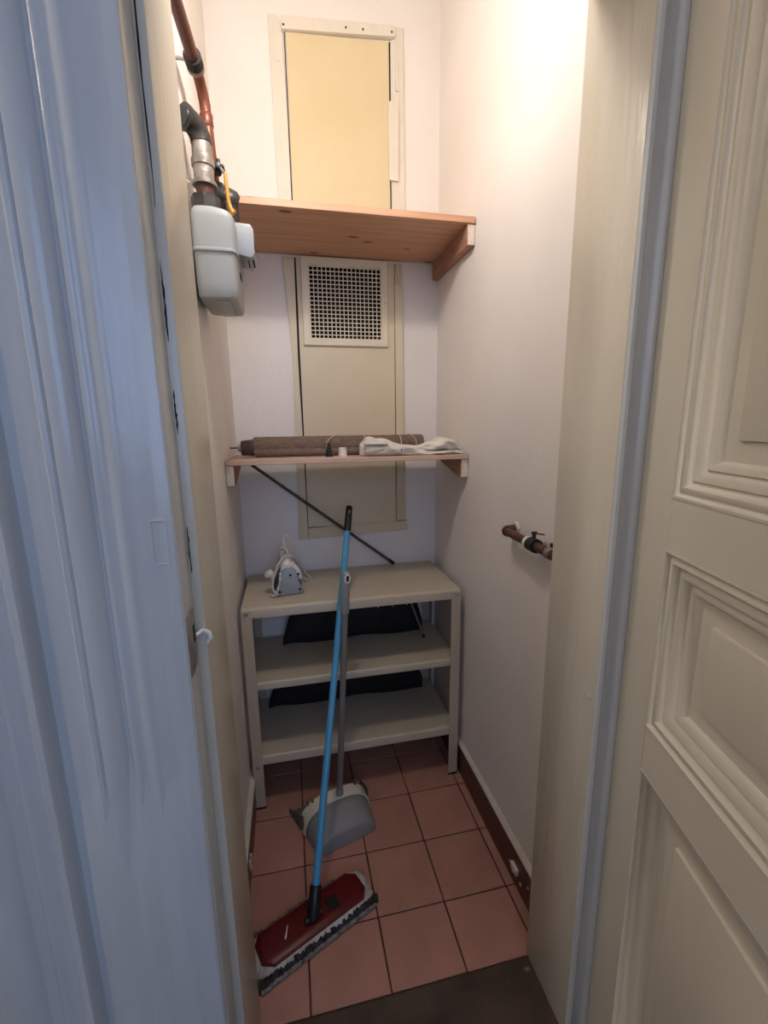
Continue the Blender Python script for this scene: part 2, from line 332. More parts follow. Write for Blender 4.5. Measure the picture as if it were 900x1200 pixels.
hw = MB().box(JR + 0.075, JR + 0.33, -0.41, YH + 0.0, 0.0, 2.25, 0.004)
struct('trim_6', hw, 'arch', 'door surround on the hinge side')

# ------------------------------------------------------------------ panelled door (opened outward)
door = bpy.data.objects.new('door_1', None); C.objects.link(door); door.location = (0.2184, -0.3455, 0.0)
door.rotation_euler = (0, 0, math.radians(-105))      # local +x runs from hinge to lock edge
door['kind'] = 'structure'; door['label'] = 'grey beige panelled door standing open with deep mouldings'
ORG[door.name] = Vector((0, 0, 0))
DW, DH, DT = 0.78, 2.115, 0.042
# local: x along door, -y side is the visible face?  rotation -105: local +y -> (sin105, cos105)=(.966,-.259) = away from viewer
def dbox(n, x0, x1, z0, z1): return obj(n, MB().box(x0, x1, 0.0, DT, z0, z1, 0.0015, 1), 'door', door)
PX0, PX1 = 0.094, 0.686
PZ = [(0.17, 0.792), (0.878, 1.190), (1.274, 2.0)]
dbox('stile', 0.0, PX0, 0.012, DH); dbox('stile', PX1, DW, 0.012, DH)
zr = [(0.012, PZ[0][0]), (PZ[0][1], PZ[1][0]), (PZ[1][1], PZ[2][0]), (PZ[2][1], DH)]
for a, b in zr: dbox('rail', PX0, PX1, a, b)
F = lambda x, z, h: (x, -h, z)
deep = [(-0.001, -0.004), (-0.001, 0.0015), (0.003, 0.0020), (0.006, -0.0045), (0.009, -0.0055), (0.012, -0.0020), (0.018, -0.0025), (0.0225, -0.0105), (0.026, -0.0125), (0.029, -0.0085), (0.036, -0.0095), (0.041, -0.0175), (0.044, -0.0195), (0.047, -0.0155), (0.053, -0.0170), (0.060, -0.0280)]
thin = [(-0.001, -0.004), (-0.001, 0.0004), (0.002, 0.0004), (0.004, -0.0030), (0.012, -0.0055), (0.0135, -0.0085), (0.030, -0.0130), (0.036, -0.0190), (0.044, -0.0200), (0.050, -0.0280)]
for i, (a, b) in enumerate(PZ):
    pr = thin if i == 0 else deep
    obj('moulding', MB().frame(PX0, PX1, a, b, pr, F), 'door', door, angle=55)
    ins = 0.050 if i == 0 else 0.060
    rz = ins + 0.028
    pn = MB().frame(PX0, PX1, a, b, [(ins - 0.004, -0.0280), (rz, -0.0265), (rz + 0.0014, -0.0215), (rz + 0.004, -0.0205)], F, True)
    pn.box(PX0 + 0.0005, PX1 - 0.0005, 0.0285, 0.038, a + 0.0005, b - 0.0005)
    obj('panel', pn, 'door', door)
for z in (0.28, 1.05, 1.86):
    obj('hinge', MB().tube([(-0.004, 0.046, z), (-0.004, 0.046, z + 0.09)], 0.007, 10), 'galv', door)

# ------------------------------------------------------------------ hatches and grille on the back wall
def strip(name, pts, y0, y1, m, parent):     # flat board from an outline in (x, z)
    return obj(name, MB().poly_ex(pts, 'y', y0, y1, 0.0012, 1), m, parent)
hu = thing('wall_hatch', (-0.13, YB - 0.006, 2.0), 'yellowed cream access hatch on the end wall above the top shelf', 'hatch')
strip('panel', [(-0.318, 2.05), (0.046, 2.05), (0.044, 2.722), (-0.316, 2.702)], YB - 0.010, YB - 0.001, 'hatch_up', hu)
strip('frame_strip', [(-0.330, 2.702), (0.066, 2.733), (0.066, 2.766), (-0.316, 2.742), (-0.330, 2.736)], YB - 0.020, YB - 0.001, 'strip', hu)
strip('frame_strip', [(-0.368, 2.05), (-0.322, 2.05), (-0.322, 2.45), (-0.327, 2.705), (-0.345, 2.748), (-0.372, 2.748)], YB - 0.006, YB - 0.001, 'strip', hu)
strip('frame_strip', [(0.050, 2.05), (0.106, 2.05), (0.098, 2.772), (0.068, 2.772), (0.066, 2.735), (0.049, 2.728)], YB - 0.008, YB - 0.001, 'strip', hu)
strip('batten', [(0.040, 2.283), (0.076, 2.281), (0.078, 2.541), (0.038, 2.536)], YB - 0.018, YB - 0.008, 'strip', hu)
strip('batten', [(0.066, 2.575), (0.079, 2.572), (0.076, 2.66), (0.068, 2.66)], YB - 0.015, YB - 0.008, 'strip', hu)
obj('gap', MB().box(0.0455, 0.0495, YB - 0.0095, YB - 0.0005, 2.05, 2.722), 'crack', hu)
obj('gap', MB().box(-0.3215, -0.3185, YB - 0.0055, YB - 0.0005, 2.05, 2.70), 'crack', hu)
for (x, z) in ((-0.322, 2.713), (-0.11, 2.735), (-0.05, 2.738), (0.053, 2.745)):
    obj('nail', MB().tube([(x, YB - 0.019, z), (x, YB - 0.0215, z)], 0.0035, 8), 'crack', hu)
for (x, z) in ((-0.345, 2.36), (-0.345, 2.62)):
    obj('nail', MB().tube([(x, YB - 0.005, z), (x, YB - 0.0075, z)], 0.005, 8), 'strip', hu)

hl = thing('wall_hatch', (-0.13, YB - 0.006, 0.92), 'beige access hatch between the top shelf and the metal unit, behind the lower plank shelf', 'hatch')
lo = MB()
for (x0, x1, z0, z1) in ((-0.317, gx0, 0.972, 2.0), (gx1, 0.058, 0.972, 2.0), (gx0, gx1, 0.972, gz0), (gx0, gx1, gz1, 2.0)):
    lo.box(x0, x1, YB - 0.009, YB - 0.001, z0, z1)
obj('panel', lo, 'hatch_lo', hl, smooth=False)
strip('frame_strip', [(-0.356, 0.922), (-0.3195, 0.924), (-0.3225, 1.35), (-0.3265, 1.643), (-0.3235, 2.0), (-0.366, 2.0), (-0.346, 1.643)], YB - 0.011, YB - 0.001, 'hatch_lo', hl)
strip('frame_strip', [(-0.318, 0.924), (0.113, 0.937), (0.106, 0.978), (-0.318, 0.969)], YB - 0.013, YB - 0.001, 'hatch_lo', hl)
strip('frame_strip', [(0.0605, 0.979), (0.104, 0.982), (0.097, 1.45), (0.090, 2.0), (0.0605, 2.0)], YB - 0.010, YB - 0.001, 'hatch_lo', hl)
strip('batten', [(0.064, 1.115), (0.096, 1.115), (0.090, 1.925), (0.058, 1.925)], YB - 0.016, YB - 0.010, 'hatch_lo', hl)
strip('batten', [(0.067, 1.955), (0.080, 1.932), (0.080, 2.0), (0.067, 2.0)], YB - 0.016, YB - 0.010, 'hatch_lo', hl)
strip('batten', [(0.070, 1.0), (0.076, 1.0), (0.075, 1.11), (0.070, 1.11)], YB - 0.013, YB - 0.010, 'hatch_lo', hl)
strip('batten', [(0.084, 1.01), (0.091, 1.01), (0.090, 1.11), (0.084, 1.11)], YB - 0.013, YB - 0.010, 'hatch_lo', hl)
obj('gap', MB().poly_ex([(-0.3198, 0.972), (-0.3168, 0.972), (-0.3168, 1.35), (-0.3185, 1.643), (-0.3170, 2.0), (-0.3238, 2.0), (-0.3268, 1.643), (-0.3228, 1.35)], 'y', YB - 0.0088, YB - 0.0005), 'crack', hl)
obj('gap', MB().box(0.0578, 0.0606, YB - 0.0088, YB - 0.0005, 0.98, 2.0), 'crack', hl)
obj('gap', MB().box(-0.3175, 0.0585, YB - 0.0088, YB - 0.0005, 0.967, 0.974), 'crack', hl)

vg = thing('vent_grille', (-0.135, YB - 0.009, 1.69), 'square cream vent grille with a fine grid of dark holes', 'vent')
G = lambda x, z, h: (x, YB - 0.009 - h, z)
obj('frame', MB().frame(-0.302, 0.031, 1.690, 2.006, [(0, 0), (0, 0.007), (0.003, 0.010), (0.026, 0.010), (0.029, 0.007), (0.030, 0.0)], G), 'grille', vg)
gr = MB(); NXH, NZH = 17, 18; px = (gx1 - gx0) / NXH; pz = (gz1 - gz0) / NZH; bw = 0.0016
for i in range(NXH + 1): gr.box(gx0 + i * px - bw, gx0 + i * px + bw, YB - 0.0150, YB - 0.0120, gz0 - 0.002, gz1 + 0.002)
for j in range(NZH + 1): gr.box(gx0 - 0.002, gx1 + 0.002, YB - 0.0146, YB - 0.0124, gz0 + j * pz - bw, gz0 + j * pz + bw)
obj('grid', gr, 'grille', vg, smooth=False)
sh = MB(); sh.box(gx0, gx1, YB + 0.112, YB + 0.118, gz0, gz1); sh.box(gx0, gx0 + 0.003, YB - 0.004, YB + 0.112, gz0, gz1); sh.box(gx1 - 0.003, gx1, YB - 0.004, YB + 0.112, gz0, gz1)
sh.box(gx0 + 0.003, gx1 - 0.003, YB - 0.004, YB + 0.112, gz0, gz0 + 0.003); sh.box(gx0 + 0.003, gx1 - 0.003, YB - 0.004, YB + 0.112, gz1 - 0.003, gz1)
obj('shaft', sh, 'black_void', vg, smooth=False)
for x in (-0.287, 0.016): obj('screw', MB().tube([(x, YB - 0.0185, 1.85), (x, YB - 0.021, 1.85)], 0.004, 10), 'steel', vg)

# ------------------------------------------------------------------ plank shelves
def plank_shelf(label, z0, z1, y0, y1, cleat_h, splits, cl_m, ends, taper, bm_='pine'):
    t = thing('wall_shelf', ((XL + XR) / 2, (y0 + y1) / 2, z0 - cleat_h), label, 'shelf')
    for a, b in zip(splits[:-1], splits[1:]):
        obj('board', MB().box(XL + 0.002, XR - 0.004, a + 0.0004, b - 0.0004, z0, z1, 0.0015, 1), bm_, t)
    for s, (xa, xb) in enumerate(((XL + 0.001, XL + 0.026), (XR - 0.027, XR - 0.001))):
        yb = y1 - 0.01
        pts = [(y0 + 0.008, z0 - 0.0005), (y0 + 0.008, z0 - cleat_h), (y0 + 0.035, z0 - cleat_h), (yb, z0 - cleat_h * taper), (yb, z0 - 0.0005)]
        c = obj('cleat', MB().poly_ex(pts, 'x', xa, xb, 0.0012, 1), cl_m, t)
        obj('end_face', MB().box(xa + 0.001, xb - 0.001, y0 + 0.0062, y0 + 0.0082, z0 - cleat_h + 0.002, z0 - 0.002), ends, c)
    return t
plank_shelf('deep orange pine shelf over the vent grille', 2.010, 2.030, 0.452, YB - 0.002, 0.062, [0.452, 0.545, 0.64, 0.735, YB - 0.002], 'pine_raw', 'pine_white', 1.0)
plank_shelf('narrow pale pine shelf carrying the rolled blind', 1.266, 1.282, 0.462, 0.765, 0.066, [0.462, 0.765], 'pine_raw', 'pine_white', 0.12, 'pine_pale')

# ------------------------------------------------------------------ metal shelf unit
UX0, UX1, UY0, UY1, UZ = -0.566, 0.214, 0.452, 0.818, 0.787
u = thing('metal_shelf_unit', ((UX0 + UX1) / 2, (UY0 + UY1) / 2, 0), 'low beige metal shelf unit with three levels against the end wall', 'shelf unit')
def tray(name, x0, x1, y0, y1, zt, lip, bev):
    m = MB(); m.box(x0, x1, y0, y1, zt - 0.006, zt, min(bev, 0.0028), 2)
    pts = [(y0, zt - lip), (y0, zt - bev), (y0 + bev * 0.3, zt - bev * 0.3), (y0 + bev, zt), (y0 + bev, zt - 0.003), (y0 + 0.003, zt - bev), (y0 + 0.003, zt - lip)]
    m = MB()
    m.poly_ex(pts, 'x', x0, x1)
    pts2 = [(y0 + y1 - a, b) for a, b in pts]; m.poly_ex(pts2, 'x', x0, x1)
    m.box(x0, x1, y0 + bev, y1 - bev, zt - 0.003, zt)
    m.box(x0, x0 + 0.003, y0 + bev, y1 - bev, zt - lip, zt - 0.003); m.box(x1 - 0.003, x1, y0 + bev, y1 - bev, zt - lip, zt - 0.003)
    return obj(name, m, 'metal', u, angle=50)
tray('top', UX0, UX1, UY0, UY1, UZ, 0.036, 0.009)
tray('shelf', UX0 + 0.004, UX1 - 0.004, UY0 + 0.006, UY1 - 0.006, 0.505, 0.027, 0.006)
tray('shelf', UX0 + 0.004, UX1 - 0.004, UY0 + 0.006, UY1 - 0.006, 0.212, 0.034, 0.006)
LW = 0.036
for sx in (0, 1):
    for sy in (0, 1):
        xo = UX0 - 0.0015 if sx == 0 else UX1 + 0.0015; yo = UY0 - 0.0015 if sy == 0 else UY1 + 0.0015
        dx = 1 if sx == 0 else -1; dy = 1 if sy == 0 else -1
        pts = [(xo, yo), (xo + dx * LW, yo), (xo + dx * LW, yo + dy * 0.0025), (xo + dx * 0.0025, yo + dy * 0.0025), (xo + dx * 0.0025, yo + dy * LW), (xo, yo + dy * LW)]
        lg = obj('leg', MB().poly_ex(pts, 'z', 0.008, UZ - 0.008), 'metal', u)
        pts2 = [(x + (0.001 if x > xo + 0.001 else -0.001), y) for x, y in pts]
        obj('foot', MB().poly_ex([(xo - dx * 0.001, yo - dy * 0.001), (xo + dx * (LW + 0.001), yo - dy * 0.001), (xo + dx * (LW + 0.001), yo + dy * 0.006), (xo + dx * 0.006, yo + dy * 0.006), (xo + dx * 0.006, yo + dy * (LW + 0.001)), (xo - dx * 0.001, yo + dy * (LW + 0.001))], 'z', 0.0, 0.0085), 'rubber', lg)
        if sy == 0:
            for zb in (UZ - 0.017, 0.176):
                xb = xo + dx * 0.017
                obj('bolt', MB().tube([(xb, yo, zb), (xb, yo - 0.003, zb), (xb, yo - 0.005, zb)], [0.0062, 0.006, 0.003], 12), 'steel', lg)

# ------------------------------------------------------------------ gas meter and its pipes
gm = thing('gas_meter', (-0.52, 0.27, 1.686), 'grey plastic gas meter high beside the top shelf', 'gas meter')
def superellipse_ring(cx, cy, hx, hy, z, n=44, e=7.0):
    r = []
    for k in range(n):
        a = 2 * PI * k / n; c = math.cos(a); s_ = math.sin(a)
        r.append((cx + hx * math.copysign(abs(c) ** (2 / e), c), cy + hy * math.copysign(abs(s_) ** (2 / e), s_), z))
    return r
cx, cy = -0.524, 0.27
low = MB().loft([superellipse_ring(cx, cy, *a) for a in ((0.036, 0.084, 1.687), (0.043, 0.095, 1.6885), (0.046, 0.098, 1.696), (0.0475, 0.100, 1.72), (0.0485, 0.101, 1.788))])
lb = obj('lower_body', low, 'meter', gm, angle=30)
obj('foot_ridge', MB().box(-0.535, -0.50, 0.20, 0.34, 1.681, 1.688, 0.002), 'meter', lb)
def tilt(r): return [(x, y, z - 0.20 * max(0.0, x - cx - 0.005)) for x, y, z in r]
up = MB().loft([superellipse_ring(cx, cy, *a) for a in ((0.0495, 0.102, 1.784), (0.052, 0.105, 1.786), (0.052, 0.105, 1.790), (0.0500, 0.103, 1.793), (0.0495, 0.1025, 1.84))] + [tilt(superellipse_ring(cx, cy, *a)) for a in ((0.0490, 0.1020, 1.862), (0.0475, 0.1005, 1.872), (0.044, 0.097, 1.879), (0.038, 0.091, 1.882), (0.025, 0.075, 1.8835))])
obj('upper_body', up, 'meter', gm, angle=30)
ib = obj('index_box', MB().poly_ex([(-0.478, 1.800), (-0.445, 1.793), (-0.437, 1.802), (-0.437, 1.858), (-0.443, 1.868), (-0.478, 1.870)], 'y', 0.222, 0.322, 0.002, 2), 'meter_light', gm)
obj('index_window', MB().box(-0.4375, -0.4360, 0.236, 0.308, 1.822, 1.846), 'glass_dark', ib)
obj('index_slot', MB().box(-0.455, -0.440, 0.245, 0.30, 1.7945, 1.7985), 'crack', ib)
obj('vent_slot', MB().box(-0.4765, -0.4745, 0.235, 0.275, 1.752, 1.764), 'crack', lb)

mr = thing('meter_riser', (-0.54, 0.21, 1.88), 'galvanised pipe elbow and coupling on the near side of the gas meter', 'pipe fitting')
ax, ay = -0.5385, 0.215
obj('union_nut', MB().loft([[(ax + 0.033 * math.cos(2 * PI * k / 8), ay + 0.033 * math.sin(2 * PI * k / 8), z) for k in range(8)] for z in (1.879, 1.912)]), 'iron_dark', mr)
obj('brass_neck', MB().tube([(ax, ay, 1.905), (ax, ay, 1.945)], 0.020, 16), 'copper_old', mr)
obj('seal_ring', MB().tube([(ax, ay, 1.936), (ax, ay, 1.944)], 0.027, 18), 'galv', mr)
obj('seal_wire', MB().tube([(ax - 0.026, ay - 0.006, 1.945), (ax - 0.036, ay - 0.012, 1.952), (ax - 0.040, ay - 0.012, 1.944), (ax - 0.032, ay - 0.008, 1.938)], 0.0015, 6), 'steel', mr)
obj('coupling', MB().tube([(ax, ay, 1.940), (ax, ay, 1.975), (ax, ay, 1.976), (ax, ay, 1.990), (ax, ay, 1.991), (ax, ay, 2.030)], [0.0225, 0.0225, 0.0255, 0.0255, 0.0225, 0.0215], 20), 'galv', mr)
ep = []
for k in range(9):
    a = (PI / 2) * k / 8; ep.append((ax - 0.024 * (1 - math.cos(a)), ay - 0.024 * (1 - math.cos(a)), 2.024 + 0.034 * math.sin(a)))
ep.append((ax - 0.029, ay - 0.029, 2.058))
obj('elbow', MB().tube(ep, [0.0235] * 8 + [0.026, 0.027], 20), 'iron_dark', mr)
obj('plug', MB().tube([(ax - 0.0285, ay - 0.0285, 2.058), (ax - 0.031, ay - 0.031, 2.058)], [0.021, 0.019], 18), 'black_pl', mr)

cp = thing('copper_pipe', (-0.53, 0.2, 1.92), 'tarnished copper gas pipe bending down from the ceiling side to the meter', 'pipe')
run = [(-0.553, -0.17, 2.188), (-0.549, 0.05, 2.190), (-0.543, 0.20, 2.192), (-0.541, 0.245, 2.190)]
obj('tarnished_run', MB().tube(run, 0.0135, 14), 'copper_old', cp)
bend = [(-0.5405, 0.25, 2.190), (-0.539, 0.275, 2.186), (-0.537, 0.295, 2.174), (-0.535, 0.305, 2.155), (-0.534, 0.309, 2.13), (-0.531, 0.311, 2.06), (-0.528, 0.312, 2.0), (-0.525, 0.312, 1.965)]
obj('drop', MB().tube(bend, 0.0128, 14), 'copper', cp)
obj('coupling', MB().tube([(-0.5345, 0.308, 2.139), (-0.5343, 0.3085, 2.135), (-0.534, 0.309, 2.122), (-0.5338, 0.3093, 2.112), (-0.5336, 0.3095, 2.108)], [0.013, 0.0158, 0.015, 0.0158, 0.013], 14), 'copper', cp)
cl = obj('clamp', MB().tube([(-0.543, 0.212, 2.192), (-0.5415, 0.235, 2.191)], 0.0195, 16), 'rubber', cp)
obj('band', MB().tube([(-0.5415, 0.2352, 2.191), (-0.541, 0.246, 2.190)], 0.0195, 16), 'galv', cl)
obj('stud', MB().tube([(-0.556, 0.222, 2.190), (XL + 0.001, 0.222, 2.190)], 0.004, 8), 'steel', cl)
el = [(-0.525, 0.312, 1.985), (-0.522, 0.312, 1.968), (-0.512, 0.312, 1.957), (-0.498, 0.314, 1.952), (-0.484, 0.316, 1.948), (-0.476, 0.318, 1.945)]
obj('elbow', MB().tube(el, [0.020, 0.026, 0.029, 0.030, 0.029, 0.022], 18), 'iron_dark', cp)
obj('union_nut', MB().tube([(-0.500, 0.312, 1.945), (-0.502, 0.312, 1.883)], [0.027, 0.030], 8), 'iron_dark', cp)
vb = obj('valve_body', MB().box(-0.522, -0.506, 0.268, 0.302, 2.004, 2.018, 0.003).box(-0.506, -0.497, 0.262, 0.292, 2.004, 2.011, 0.002).tube([(-0.512, 0.284, 1.995), (-0.512, 0.284, 2.03)], 0.005, 8), 'iron_dark', cp)
obj('shaft', MB().tube([(-0.507, 0.268, 2.006), (-0.501, 0.258, 1.995), (-0.495, 0.255, 1.985)], 0.0032, 8), 'steel', vb)
obj('lever', MB().tube([(-0.495, 0.255, 1.987), (-0.494, 0.253, 1.965), (-0.492, 0.252, 1.93), (-0.489, 0.252, 1.912), (-0.482, 0.252, 1.900)], [.004, .0045, .0045, .0055, .008], 10), 'yellow', vb)

# copper pipe stub on the right wall
rp = thing('copper_pipe', (0.205, 0.0, 1.07), 'short copper pipe with a clamp on the right hand wall', 'pipe')
pz_ = 1.089
elb = []
for k in range(8):
    a = (PI / 2) * k / 7; elb.append((0.205 + 0.018 * (1 - math.cos(a)), 0.098 + 0.018 * math.sin(a), pz_ + 0.002))
elb.append((XR + 0.004, 0.116, pz_ + 0.002))
obj('run', MB().tube([(0.205, -0.174, pz_ - 0.003), (0.205, 0.098, pz_ + 0.002)], 0.0118, 14), 'copper_old', rp)
obj('elbow', MB().tube(elb, 0.0145, 14), 'copper_old', rp)
obj('caulking', MB().tube([(XR - 0.006, 0.112, pz_ + 0.006), (XR + 0.002, 0.112, pz_ + 0.006)], [0.016, 0.021], 14), 'caulk', rp)
c1 = obj('clamp', MB().tube([(0.205, -0.052, pz_), (0.205, -0.022, pz_)], 0.0178, 16), 'rubber', rp)
obj('felt', MB().tube([(0.205, -0.021, pz_), (0.205, -0.008, pz_)], 0.0165, 16), 'white_pl', c1)
obj('wing_screw', MB().tube([(0.207, -0.034, pz_ + 0.016), (0.207, -0.034, pz_ + 0.032)], 0.0045, 8).box(0.1995, 0.2145, -0.037, -0.031, pz_ + 0.026, pz_ + 0.034, 0.002).tube([(0.207, -0.034, pz_ + 0.029), (0.222, -0.056, pz_ + 0.030)], 0.0022, 6), 'iron_dark', c1)
obj('stud', MB().tube([(0.222, -0.036, pz_), (XR, -0.036, pz_)], 0.005, 8), 'steel', c1)
c2 = obj('saddle', MB().tube([(0.206, -0.118, pz_ - 0.002), (0.206, -0.100, pz_ - 0.002)], 0.0142, 14), 'galv', rp)
obj('screw', MB().tube([(0.212, -0.104, pz_ + 0.010), (0.212, -0.104, pz_ + 0.021)], [0.004, 0.0055], 8), 'iron_dark', c2)

# ------------------------------------------------------------------ things on the plank shelf
ZS = 1.2822
bl_ = thing('rolled_blind', (-0.2, 0.62, ZS), 'brown fabric roller blind rolled up and tied with string on the narrow shelf', 'blind')
R = 0.034; yc = 0.612; zc = ZS + R + 0.0008
rr = []
for x, f in ((-0.500, 0.0), (-0.498, 0.93), (-0.494, 1.0), (-0.3, 1.0), (0.0, 0.99), (0.105, 1.0), (0.111, 0.96), (0.113, 0.0)):
    rr.append([(x, yc + R * f * math.cos(2 * PI * k / 24), zc + R * f * math.sin(2 * PI * k / 24)) for k in range(24)])
obj('roll', MB().loft(rr, False, False), 'blind', bl_)
core = MB().tube([(-0.541, yc, zc - 0.003), (-0.539, yc, zc - 0.003), (-0.498, yc, zc - 0.002)], [0.022, 0.025, 0.0285], 20)
obj('inner_winding', core, 'blind_dark', bl_)
tp = []; pr2 = []
for i in range(60):
    t = i / 59; tp.append((-0.540 + 0.040 * t, yc + (0.0255 + 0.004 * t) * math.cos(t * 5.5 * 2 * PI), zc - 0.003 + (0.0255 + 0.003 * t) * math.sin(t * 5.5 * 2 * PI)))
obj('frayed_edge', MB().tube(tp, 0.0012, 5), 'blind_dark', bl_)
obj('end_cap', MB().tube([(-0.552, yc, zc - 0.002), (-0.550, yc, zc - 0.002), (-0.541, yc, zc - 0.002)], [0.009, 0.013, 0.014], 14), 'steel', bl_)
obj('pin', MB().tube([(-0.575, yc, zc - 0.002), (-0.55, yc, zc - 0.002)], 0.0024, 8).tube([(-0.576, yc, zc - 0.002), (-0.573, yc, zc - 0.002)], 0.004, 8), 'iron_dark', bl_)
hem = []
for x, f in ((-0.497, 0.7), (-0.49, 1), (-0.2, 1), (0.1, 1), (0.106, 0.7)):
    hem.append([(x, yc - 0.030 + 0.013 * f * math.cos(2 * PI * k / 14), ZS + 0.0145 + 0.0135 * f * math.sin(2 * PI * k / 14)) for k in range(14)])
obj('hem_bar', MB().loft(hem), 'blind', bl_)
def tie(x, sl, r=R + 0.0016):
    return [(x + sl * math.cos(a), yc - 0.004 - (r + 0.006) * math.cos(a) * 1.0, zc + r * math.sin(a)) for a in [(-0.25 + 0.75 * k / 15) * PI for k in range(16)]]
for x, sl in ((-0.205, -0.045), (-0.115, 0.006), (0.020, 0.0), (0.055, 0.022)):
    obj('string', MB().tube(tie(x, sl), 0.0018, 6), 'string', bl_)

# folded canvas, in front of the blind
def canvas(name, x0, x1, yfn, hfn, dfn, z0, lab, n=40, m=22, fold=0.0):
    rings = []
    for i in range(n + 1):
        t = i / n; x = x0 + (x1 - x0) * t; h = hfn(t); d = dfn(t); y = yfn(t); ring = []
        for k in range(m):
            a = 2 * PI * k / m; c = math.cos(a); s_ = math.sin(a)
            wob = 1 + 0.10 * math.sin(3 * a + 9 * t) + 0.06 * math.sin(5 * a - 17 * t)
            yy = y + d * math.copysign(abs(c) ** 0.7, c) * wob
            zz = z0 + h * 0.5 + h * 0.5 * math.copysign(abs(s_) ** 0.8, s_) * (wob if s_ > 0 else 1.0)
            ring.append((x + fold * math.sin(a) * (1 - t), yy, max(z0, zz)))
        rings.append(ring)
    return MB().loft(rings)
def lerp(pts):
    def f(t):
        for (a, va), (b, vb_) in zip(pts[:-1], pts[1:]):
            if t <= b:
                q = (t - a) / (b - a); q = q * q * (3 - 2 * q); return va + (vb_ - va) * q
        return pts[-1][1]
    return f
cv = thing('folded_canvas', (0.05, 0.53, ZS), 'off-white folded canvas cloth on the narrow shelf, in front of the blind', 'cloth')
obj('upper_fold', canvas('c', -0.140, 0.085, lerp([(0, 0.520), (0.4, 0.505), (1, 0.512)]), lerp([(0, 0.044), (0.10, 0.066), (0.3, 0.057), (0.7, 0.037), (1, 0.027)]), lerp([(0, 0.016), (0.12, 0.030), (0.6, 0.036), (1, 0.030)]), ZS, ''), 'cloth', cv)
obj('fanned_fold', canvas('c', 0.055, 0.226, lerp([(0, 0.515), (1, 0.55)]), lerp([(0, 0.020), (0.35, 0.030), (0.62, 0.048), (0.8, 0.040), (1, 0.014)]), lerp([(0, 0.028), (0.5, 0.052), (0.85, 0.07), (1, 0.05)]), ZS + 0.013, ''), 'cloth', cv)
obj('under_fold', canvas('c', 0.048, 0.228, lerp([(0, 0.505), (1, 0.53)]), lerp([(0, 0.014), (0.9, 0.015), (1, 0.009)]), lerp([(0, 0.024), (0.5, 0.045), (1, 0.05)]), ZS, ''), 'cloth', cv)
# rolled-in end, an open scroll of cloth
sc = []
for i in range(46):
    t = i / 45; a = -1.2 + t * 3.2 * PI; r = 0.007 + 0.018 * t; sc.append((r * math.cos(a), r * math.sin(a)))
vs = []; fs = []
for i, (a, b) in enumerate(sc):
    for x, q in ((-0.128, 1.0), (-0.09, 1.04), (-0.05, 0.94)): vs.append((x + 0.004 * math.sin(i * .7), 0.487 + a * q * 0.95, ZS + 0.0275 + b * q))
for i in range(45):
    for j in range(2): fs.append((i * 3 + j, i * 3 + j + 1, i * 3 + j + 4, i * 3 + j + 3))
so = obj('scrolled_end', MB().add(vs, fs), 'cloth', cv, angle=80)
sm = so.modifiers.new('thickness', 'SOLIDIFY'); sm.thickness = 0.002
for (x, y, z) in ((-0.005, 0.4705, ZS + 0.020), (0.170, 0.4835, ZS + 0.008)):
    obj('eyelet', MB().tube([(x, y + 0.003, z), (x, y - 0.0015, z)], 0.003, 10), 'black_pl', cv)

ck = thing('bottle_stopper', (-0.245, 0.535, ZS), 'small black plastic stopper standing on the narrow shelf', 'stopper')
obj('base', MB().tube([(-0.245, 0.535, ZS), (-0.245, 0.535, ZS + 0.004), (-0.245, 0.535, ZS + 0.005), (-0.245, 0.535, ZS + 0.022)], [0.013, 0.013, 0.010, 0.010], 16), 'black_pl', ck)
obj('stem', MB().tube([(-0.245, 0.535, ZS + 0.022), (-0.245, 0.535, ZS + 0.030), (-0.245, 0.535, ZS + 0.046), (-0.245, 0.535, ZS + 0.048)], [0.008, 0.0065, 0.0065, 0.005], 14), 'black_pl', ck)
wc = thing('plastic_cap', (-0.196, 0.55, ZS), 'small white plastic cap beside the black stopper on the narrow shelf', 'cap')
obj('cup', MB().tube([(-0.196, 0.55, ZS), (-0.196, 0.55, ZS + 0.022), (-0.196, 0.55, ZS + 0.0285), (-0.196, 0.55, ZS + 0.0295)], [0.0155, 0.0150, 0.0148, 0.0125], 20), 'white_pl', wc)
obj('rim', MB().tube([(-0.196, 0.55, ZS + 0.0001), (-0.196, 0.55, ZS + 0.004)], 0.0165, 20), 'white_pl', wc)

# ------------------------------------------------------------------ dark rod leaning under the plank shelf
lr = thing('leaning_rod', (0.03, 0.80, 0.787), 'long dark rod leaning slantwise against the end wall above the metal unit', 'rod')
a = Vector((-0.515, 0.792, 1.232)); b = Vector((0.044, 0.800, 0.7905))
obj('shaft', MB().tube([a, b], 0.0062, 10), 'rod', lr)
obj('tip', MB().tube([a, a + (a - b).normalized() * 0.03], [0.0062, 0.0045], 10), 'rubber', lr)
obj('ferrule', MB().tube([b + (a - b).normalized() * 0.03, b + (a - b).normalized() * 0.002], 0.0074, 10), 'rubber', lr)

